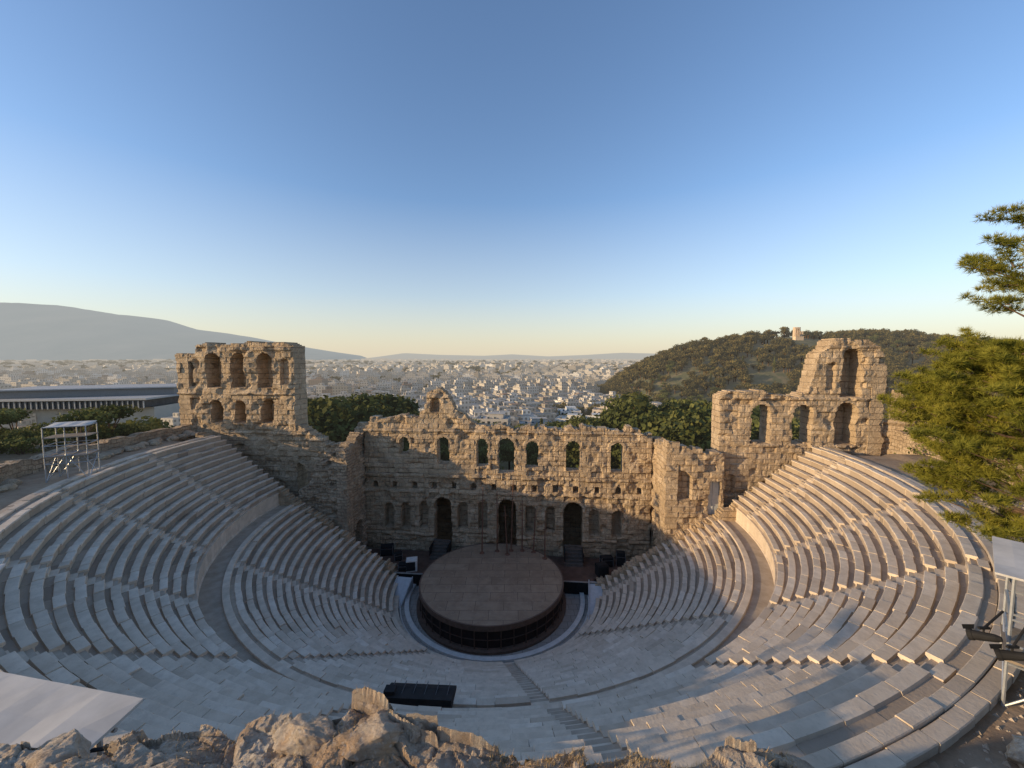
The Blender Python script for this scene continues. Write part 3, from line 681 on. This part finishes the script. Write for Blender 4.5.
for k in range(3):
    N=900
    Dd=np.exp(rng.uniform(math.log(90),math.log(420),N));X_=rng.uniform(-1.45,1.3,N);x=X_*Dd;y=Dd
    zone=vn(x/55,y/55,70)
    kp=((zone>.45)|((Dd<150)&(zone>.3)))&~((Dd>240)&(zone<.55))
    x=x[kp];y=y[kp];z=ground(x,y)
    s=rng.uniform(5,12,len(x))
    scatter('park_trees',PT[k],list(zip(x,y,z-.3)),s)
    N=230;ph_=rng.uniform(100,260,N)*math.pi/180;R_=rng.uniform(40,105,N)
    a=R_*np.sin(ph_);v=-R_*np.cos(ph_)
    x=OX+a*UX+v*VX;y=OY+a*UY+v*VY
    cen=(x/y>-.22)&(x/y<.16)
    kp=~((np.abs(a)<17)&(v<20))&(vn(x/16,y/16,33)>.36);kp&=~(cen&(rng.random(N)<.5))
    x=x[kp];y=y[kp];cen=cen[kp];z=ground(x,y)
    scatter('park_trees',PT[k],list(zip(x,y,z-.5)),np.where(cen,rng.uniform(6,10,len(x)),rng.uniform(8,16,len(x))))
    # taller groups behind the wings of the stage wall
    N=26;x=np.concatenate([rng.uniform(-44,-24,N),rng.uniform(24,52,N)]);y=np.concatenate([rng.uniform(66,92,N),rng.uniform(66,100,N)])
    z=ground(x,y);scatter('park_trees',PT[(k+1)%3],list(zip(x,y,z-.5)),rng.uniform(12,20,len(x)))
for k,(lo,hi,n_,o1) in enumerate(((-118,-60,170,1.6),(70,120,110,1.2))):
    x=[];y=[]
    for _ in range(n_):
        p=P(random.uniform(37,70),D(random.uniform(lo,hi)),0);x.append(p[0]);y.append(p[1])
    x=np.array(x);y=np.array(y);scatter('slope_bushes',PT[k+1],list(zip(x,y,ground(x,y)-o1)),rng.uniform(2.0,5.5,len(x)))
N=110;Dd=rng.uniform(110,420,N);x=rng.uniform(-1.3,.9,N)*Dd;z=ground(x,Dd)
scatter('cypress_trees',CT,list(zip(x,Dd,z)),rng.uniform(9,15,N))
N=5600;Dd=np.exp(rng.uniform(math.log(300),math.log(3000),N));x=rng.uniform(-1.4,.9,N)*Dd
kp=(hillz(x,Dd)<1)&(vn(x/140,Dd/140,77)>.42);x=x[kp];Dd=Dd[kp];z=ground(x,Dd)
scatter('city_trees',HT[1],list(zip(x,Dd,z-.5)),rng.uniform(8,18,len(x))*np.clip((Dd/600)**.5,1,2.2))
def pine(name,trunk,blobs,seed,ntuft=24):
    r=np.random.default_rng(seed);b=B()
    tx,ty,tz,th=trunk;prev=Vector((tx,ty,tz-.6));R0=.32
    pts=[prev]
    for i in range(1,10):
        p=Vector((tx+.25*math.sin(i*.9),ty+.2*math.cos(i*1.3),tz+th*i/9));b.tube(prev,p,R0*(1-.085*(i-1)),R0*(1-.085*i),9,1);prev=p;pts.append(p)
    Cl=[]
    for (cx,cy,cz,rx,ry,rz_,n) in blobs:
        for _ in range(n):
            d=r.normal(size=3);d/=np.linalg.norm(d);k=r.uniform(.3,1.0)**.5
            e=Vector((cx+d[0]*rx*k,cy+d[1]*ry*k,cz+d[2]*rz_*k))
            dirv=Vector((d[0]+r.normal()*.4,d[1]+r.normal()*.4,.15+r.normal()*.25)).normalized();ln=r.uniform(.5,1.1)
            for s_ in range(4):
                q=e+dirv*ln*(s_/3.0)+Vector((0,0,.12*s_*s_/9));Cl.append((q.x,q.y,q.z,r.uniform(.20,.36)*(1-.12*s_)))
            b.tube(e-dirv*.3,e+dirv*ln,.022,.008,4,1)
            if r.random()<.3:
                zt=min(max(e.z-1.2,tz+2),tz+th-.3);t=(zt-tz)/th*9;j=min(int(t),8);s=pts[j].lerp(pts[j+1],t-j);mid=(s+e)/2+Vector((0,0,-.25))
                b.tube(s,mid,.07,.045,6,1);b.tube(mid,e,.045,.015,6,1)
    V=np.array(b.v);F=list(b.f);mi=[1]*len(F);C=[.5]*len(F)
    base=len(V);NB=8
    Cl=np.array(Cl);nc=len(Cl);tone=np.repeat(np.repeat(r.uniform(-.28,.28,nc//4),4),ntuft*NB)
    ctr=np.repeat(Cl[:,:3],ntuft,0);rad=np.repeat(Cl[:,3],ntuft)[:,None]
    d=r.normal(size=(nc*ntuft,3));d/=np.linalg.norm(d,axis=1,keepdims=True)
    q=ctr+d*rad*np.array([1.1,1.1,.6])*r.uniform(.15,1.05,(nc*ntuft,1))
    ax=d*.7+np.array([0,0,.55])+r.normal(size=d.shape)*.35;ax/=np.linalg.norm(ax,axis=1,keepdims=True)
    q=np.repeat(q,NB,0);ax=np.repeat(ax,NB,0);dz=np.repeat(d[:,2],NB)
    e=ax+r.normal(size=ax.shape)*.5;e/=np.linalg.norm(e,axis=1,keepdims=True);ln=r.uniform(.14,.28,(len(e),1))
    w=np.cross(e,r.normal(size=e.shape));w/=np.linalg.norm(w,axis=1,keepdims=True)+1e-6;w*=.009
    vv=np.stack([q-w,q+w,q+e*ln],1).reshape(-1,3);k=len(e)
    ff=(base+np.arange(k*3).reshape(-1,3)).tolist()
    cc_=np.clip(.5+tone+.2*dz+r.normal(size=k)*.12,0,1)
    V=np.concatenate([V,vv]);F+=ff;mi+=[0]*k;C=np.concatenate([C,cc_])
    o=mesh_obj(name,V,F,[FOL_PINE,BARK],mi);faceattr(o,'rnd',C);return o
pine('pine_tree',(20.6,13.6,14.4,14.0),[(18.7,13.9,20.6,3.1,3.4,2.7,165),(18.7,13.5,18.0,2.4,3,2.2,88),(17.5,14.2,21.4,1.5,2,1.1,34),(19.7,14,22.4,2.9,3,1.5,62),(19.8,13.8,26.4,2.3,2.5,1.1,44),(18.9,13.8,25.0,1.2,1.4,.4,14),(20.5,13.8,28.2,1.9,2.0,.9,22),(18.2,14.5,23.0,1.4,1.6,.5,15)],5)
# ================================================================= CITY
m=M('city_facade',.85,.2)
uv=m.n('ShaderNodeUVMap').outputs[0];sp=m.n('ShaderNodeSeparateXYZ');m.lk(uv,sp.inputs[0])
fu=m.math('FRACT',m.math('DIVIDE',sp.outputs[0],2.9));fv=m.math('FRACT',m.math('DIVIDE',sp.outputs[1],3.1))
mk=m.math('MULTIPLY',m.math('MULTIPLY',m.math('GREATER_THAN',fu,.30),m.math('LESS_THAN',fu,.78)),m.math('MULTIPLY',m.math('GREATER_THAN',fv,.28),m.math('LESS_THAN',fv,.80)))
mk=m.math('MULTIPLY',mk,m.math('GREATER_THAN',sp.outputs[1],0))
at=m.attr('rnd').outputs['Fac']
c=m.ramp(at,[(0,(.20,.15,.11)),(.2,(.34,.29,.22)),(.55,(.48,.42,.34)),(.85,(.62,.55,.46)),(1,(.76,.70,.61))])
c=m.mix(m.math('MULTIPLY',mk,.8),c,(.09,.085,.08))
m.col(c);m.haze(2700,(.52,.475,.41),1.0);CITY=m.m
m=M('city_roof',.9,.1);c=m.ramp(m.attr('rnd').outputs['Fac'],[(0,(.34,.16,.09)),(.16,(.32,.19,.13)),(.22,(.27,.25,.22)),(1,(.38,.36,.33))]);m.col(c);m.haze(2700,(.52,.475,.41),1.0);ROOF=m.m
cv=[];cf=[];cm=[];cr=[];cuv=[]
def cbox(x,y,z0,w,d,h,rz,rnd):
    co,si=math.cos(rz),math.sin(rz);o_=len(cv)
    P4=[(-w/2,-d/2),(w/2,-d/2),(w/2,d/2),(-w/2,d/2)]
    for zz_ in (z0,z0+h):
        for a,b_ in P4: cv.append((x+a*co-b_*si,y+a*si+b_*co,zz_))
    ln=(w,d,w,d)
    for k in range(4):
        k2=(k+1)%4;cf.append((o_+k,o_+k2,o_+4+k2,o_+4+k));cm.append(0);cr.append(rnd);cuv.extend([(.4,0.01),(ln[k]+.4,0.01),(ln[k]+.4,h),(.4,h)])
    cf.append((o_+4,o_+5,o_+6,o_+7));cm.append(1);cr.append(rnd);cuv.extend([(-9,-9)]*4)
cnt=0
N=16000
u_=rng.random(N);Dd=np.exp(math.log(235)+(math.log(6500)-math.log(235))*u_**.85);XX=rng.uniform(-1.55,1.5,N)
xx_=XX*Dd;hz_=hillz(xx_,Dd);zn_=vn(xx_/55,Dd/55,70);di_=vn(xx_/400,Dd/400,90);gz_=ground(xx_,Dd)
for i in range(N):
    d_=Dd[i];x=xx_[i]
    if hz_[i]>1.5: continue
    if d_<330 and zn_[i]>.5: continue
    if d_<420 and x<-150: 
        if random.random()<.8: continue
    sc=max(1,(d_/700)**.62)
    w=random.uniform(8,20)*sc;dp=random.uniform(8,18)*sc;h=random.choice([6.5,9.6,12.7,15.8,15.8,18.9,22])*(.85+.25*min(sc,2.2)*random.random())
    if random.random()<.04: w*=2.2;h*=.8
    if d_<420: h=min(h,15.8)
    rz=di_[i]*3.0
    z0=gz_[i]-1
    rd=min(1,max(0,random.gauss(.54,.27)))
    cbox(x,d_,z0,w,dp,h,rz,rd)
    if d_<1600:
        cbox(x+random.uniform(-2,2),d_+random.uniform(-2,2),z0+h,min(w,16)*.45,dp*.45,2.8,rz,rd)
        if random.random()<.6: cbox(x+w*.22*math.cos(rz),d_+w*.22*math.sin(rz),z0+h,1.6,1.2,1.6,rz,.9)
    cnt+=1
o=mesh_obj('city_buildings',cv,cf,[CITY,ROOF],cm);faceattr(o,'rnd',cr)
uvl=o.data.uv_layers.new(name='UVMap');uvl.data.foreach_set('uv',np.array(cuv,dtype=np.float32).ravel())
GLASS=simple('window_glass',(.05,.055,.06),.25,.3,.5,0,.5)
AWN=simple('awning',(.33,.36,.30),.8)
walls=[simple('plaster_%d'%i,c,.85,.08,.3) for i,c in enumerate([(.62,.58,.51),(.72,.68,.61),(.52,.46,.38),(.58,.48,.38),(.46,.42,.37)])]
def apartment(x,y,w,d,fl,rz,wi):
    z0=float(ground(np.array(float(x)),np.array(float(y))))-2;b=B();co,si=math.cos(rz),math.sin(rz);T_=lambda a,c_,z:(x+a*co-c_*si,y+a*si+c_*co,z0+z)
    H=fl*3.1+1
    b.box(T_(0,0,H/2),(w,d,H),0,rz)
    for f in range(fl):
        zb=1+f*3.1
        for (sx,sy,ln,r2) in ((0,-d/2,w,0),(-w/2,0,d,math.pi/2),(w/2,0,d,math.pi/2),(0,d/2,w,0)):
            nwin=max(2,int(ln/3))
            for k in range(nwin):
                t=-ln/2+ln*(k+.5)/nwin
                px,py=(t,sy) if r2==0 else (sx,t)
                ox=math.copysign(.03,sx) if sx else 0;oy=math.copysign(.03,sy) if sy else 0
                b.box(T_(px+ox,py+oy,zb+1.45),(1.5,.1,1.6 if k%2 else 2.1),1,rz+r2)
        if f>0:
            b.box(T_(0,-d/2-.65,zb-.05),(w*.94,1.3,.16),0,rz);b.box(T_(0,-d/2-1.27,zb+.48),(w*.94,.07,.85),0 if (wi+f)%2 else 2,rz)
            b.box(T_(-w/2-.6,0,zb-.05),(1.2,d*.8,.16),0,rz);b.box(T_(-w/2-1.17,0,zb+.48),(.07,d*.8,.85),0,rz)
    for (a,c_,ww,dd_) in ((0,-d/2+.1,w,.2),(0,d/2-.1,w,.2),(-w/2+.1,0,.2,d-.45),(w/2-.1,0,.2,d-.45)): b.box(T_(a,c_,H+.4),(ww,dd_,.8),0,rz)
    b.box(T_(w*.1,d*.1,H+1.35),(w*.45,d*.45,2.7),0,rz);b.box(T_(w*.1,d*.1,H+2.78),(w*.5,d*.5,.16),0,rz)
    for k in range(3):
        a=-w*.35+k*w*.2;b.tube(T_(a,-d*.25,H+1.3),T_(a+1.1,-d*.25,H+1.3),.28,n=8,mi=2);b.add([T_(a,-d*.25-.3,H+1.2),T_(a+1.2,-d*.25-.3,H+1.2),T_(a+1.2,-d*.25-1.5,H+.1),T_(a,-d*.25-1.5,H+.1)],[(0,1,2,3)],1)
    b.tube(T_(w*.2,d*.2,H+2.8),T_(w*.2,d*.2,H+5.5),.05,n=4,mi=1)
    b.obj('apartment_building',[walls[wi],GLASS,AWN])
rr=random.Random(5)
spots=[(-120,262),(-95,285),(-60,290),(-32,275),(-10,268),(-2,300),(22,285),(48,300),(70,275),(92,292),(118,262),(38,262),(62,252),(84,246),(104,240),(-80,258),(-48,254),(-140,300),(-20,315),(140,250),(10,330),(55,330),(95,325),(-60,325),(-100,330),(-150,345),(-28,225),(-8,215),(12,228),(30,212),(52,222),(-50,232)]
for i,(x,y) in enumerate(spots):
    if float(hillz(np.array(float(x)),np.array(float(y))))>10: continue
    apartment(x+rr.uniform(-4,4),y+rr.uniform(-5,5),rr.uniform(13,22),rr.uniform(11,16),rr.choice([3,4,4,5]),rr.uniform(-.35,.45),rr.randrange(5))
b=B();x,y=-330,290;rz=.12
b.box((x,y,-20),(150,60,16),2,rz);b.box((x+5,y-6,-9),(140,62,5),0,rz);b.box((x+5,y-6,-5.5),(146,66,1.2),1,rz);b.box((x+25,y-2,-2.2),(95,36,5.2),3,rz+.25);b.box((x+25,y-2,.7),(99,40,.8),1,rz+.25)
for i in range(44):
    t=-68+i*3.2;b.box((x+5+t*math.cos(rz)+37.2*math.sin(rz),y-6+t*math.sin(rz)-37.2*math.cos(rz)+5.8,-9.2),(.6,.6,5),1,rz)
b.obj('museum_building',[GLASS,simple('concrete',(.42,.41,.39),.8),walls[2],simple('dark_cladding',(.22,.21,.2),.6)])
for (x,y,w,d,h) in ((-255,330,60,22,9),(-390,380,80,25,12),(-210,250,38,16,7),(-300,230,46,18,7)):
    b=B();z0=float(ground(np.array(float(x)),np.array(float(y))));b.box((x,y,z0+h/2),(w,d,h),0,.15);b.box((x,y,z0+h+.3),(w+1.5,d+1.5,.6),1,.15)
    for i in range(int(w/4)):
        t=-w/2+2+i*4;b.box((x+t*math.cos(.15)+(d/2)*math.sin(.15),y+t*math.sin(.15)-(d/2)*math.cos(.15),z0+h*.55),(2.2,.3,h*.4),2,.15)
    b.obj('long_hall_building',[walls[1],simple('roof_tile',(.38,.22,.15)),GLASS])
b=B();mx,my=300,406;mz=float(ground(np.array(300.),np.array(406.)))-3.5
TAN=simple('monument_marble',(.66,.50,.35),.8,.1)
b.box((mx,my,mz+2.6),(8.5,4.4,5.2),0);b.box((mx,my,mz+5.35),(9.2,5.0,.5),0)
for i in range(7):
    t=-.6+i*.2;b.box((mx+7.4*math.sin(t),my+3.2-2.5*math.cos(t),mz+10.4-(2.6 if i>4 else 0)),(1.6,1.3,9.6-(5.2 if i>4 else 0)),0,t)
for i in range(5): b.box((mx-4.2+i*1.9,my-1.5,mz+9.4),(.7,.7,7.6 if i<3 else 3.5),0)
b.box((mx-2.2,my-1.4,mz+13.6),(5.5,1,.8),0)
b.obj('hilltop_monument',[TAN])
# ================================================================= LIGHT, SKY, CAMERA
EL=11.5;BETA=15.0
az=math.radians(-90-BETA)
sd=Vector((math.sin(az)*math.cos(D(EL)),math.cos(az)*math.cos(D(EL)),math.sin(D(EL))))
sl=bpy.data.lights.new('sun','SUN');sl.energy=5.0;sl.angle=D(.5);sl.color=(1,.74,.42)
so=bpy.data.objects.new('sun',sl);scene.collection.objects.link(so);so.rotation_euler=(-sd).to_track_quat('-Z','Y').to_euler()
w=bpy.data.worlds.new("World");scene.world=w;w.use_nodes=True
nt=w.node_tree;bg=nt.nodes['Background'];sk=nt.nodes.new('ShaderNodeTexSky');sk.sky_type='NISHITA';sk.sun_disc=False
sk.sun_elevation=D(EL);sk.sun_rotation=az%(2*math.pi);sk.altitude=100;sk.air_density=1.0;sk.dust_density=.6;sk.ozone_density=1.8
tc=nt.nodes.new('ShaderNodeTexCoord');sx=nt.nodes.new('ShaderNodeSeparateXYZ');nt.links.new(tc.outputs['Generated'],sx.inputs[0])
rp=nt.nodes.new('ShaderNodeValToRGB');e=rp.color_ramp.elements
e[0].position=0;e[0].color=(.85,.85,.85,1);e[1].position=.36;e[1].color=(0,0,0,1)
x=e.new(.05);x.color=(.66,.66,.66,1);x=e.new(.15);x.color=(.30,.30,.30,1)
nt.links.new(sx.outputs[2],rp.inputs[0])
gain=nt.nodes.new('ShaderNodeVectorMath');gain.operation='MULTIPLY';gain.inputs[1].default_value=(1.38,1.46,1.66)
nt.links.new(sk.outputs[0],gain.inputs[0])
mx_=nt.nodes.new('ShaderNodeMix');mx_.data_type='RGBA';nt.links.new(rp.outputs[0],mx_.inputs[0]);nt.links.new(gain.outputs[0],mx_.inputs[6]);mx_.inputs[7].default_value=(5.2,4.6,3.6,1)
nt.links.new(mx_.outputs[2],bg.inputs[0]);bg.inputs[1].default_value=.15
cam=bpy.data.cameras.new('camera');cam.lens=36*385/1024;cam.sensor_width=36;cam.clip_start=.05;cam.clip_end=40000
co_=bpy.data.objects.new('camera',cam);scene.collection.objects.link(co_);co_.location=(0,0,23);co_.rotation_euler=(D(86),0,0)
scene.camera=co_
scene.view_settings.view_transform='Standard';scene.view_settings.look='None';scene.view_settings.exposure=0
print('buildings',cnt)
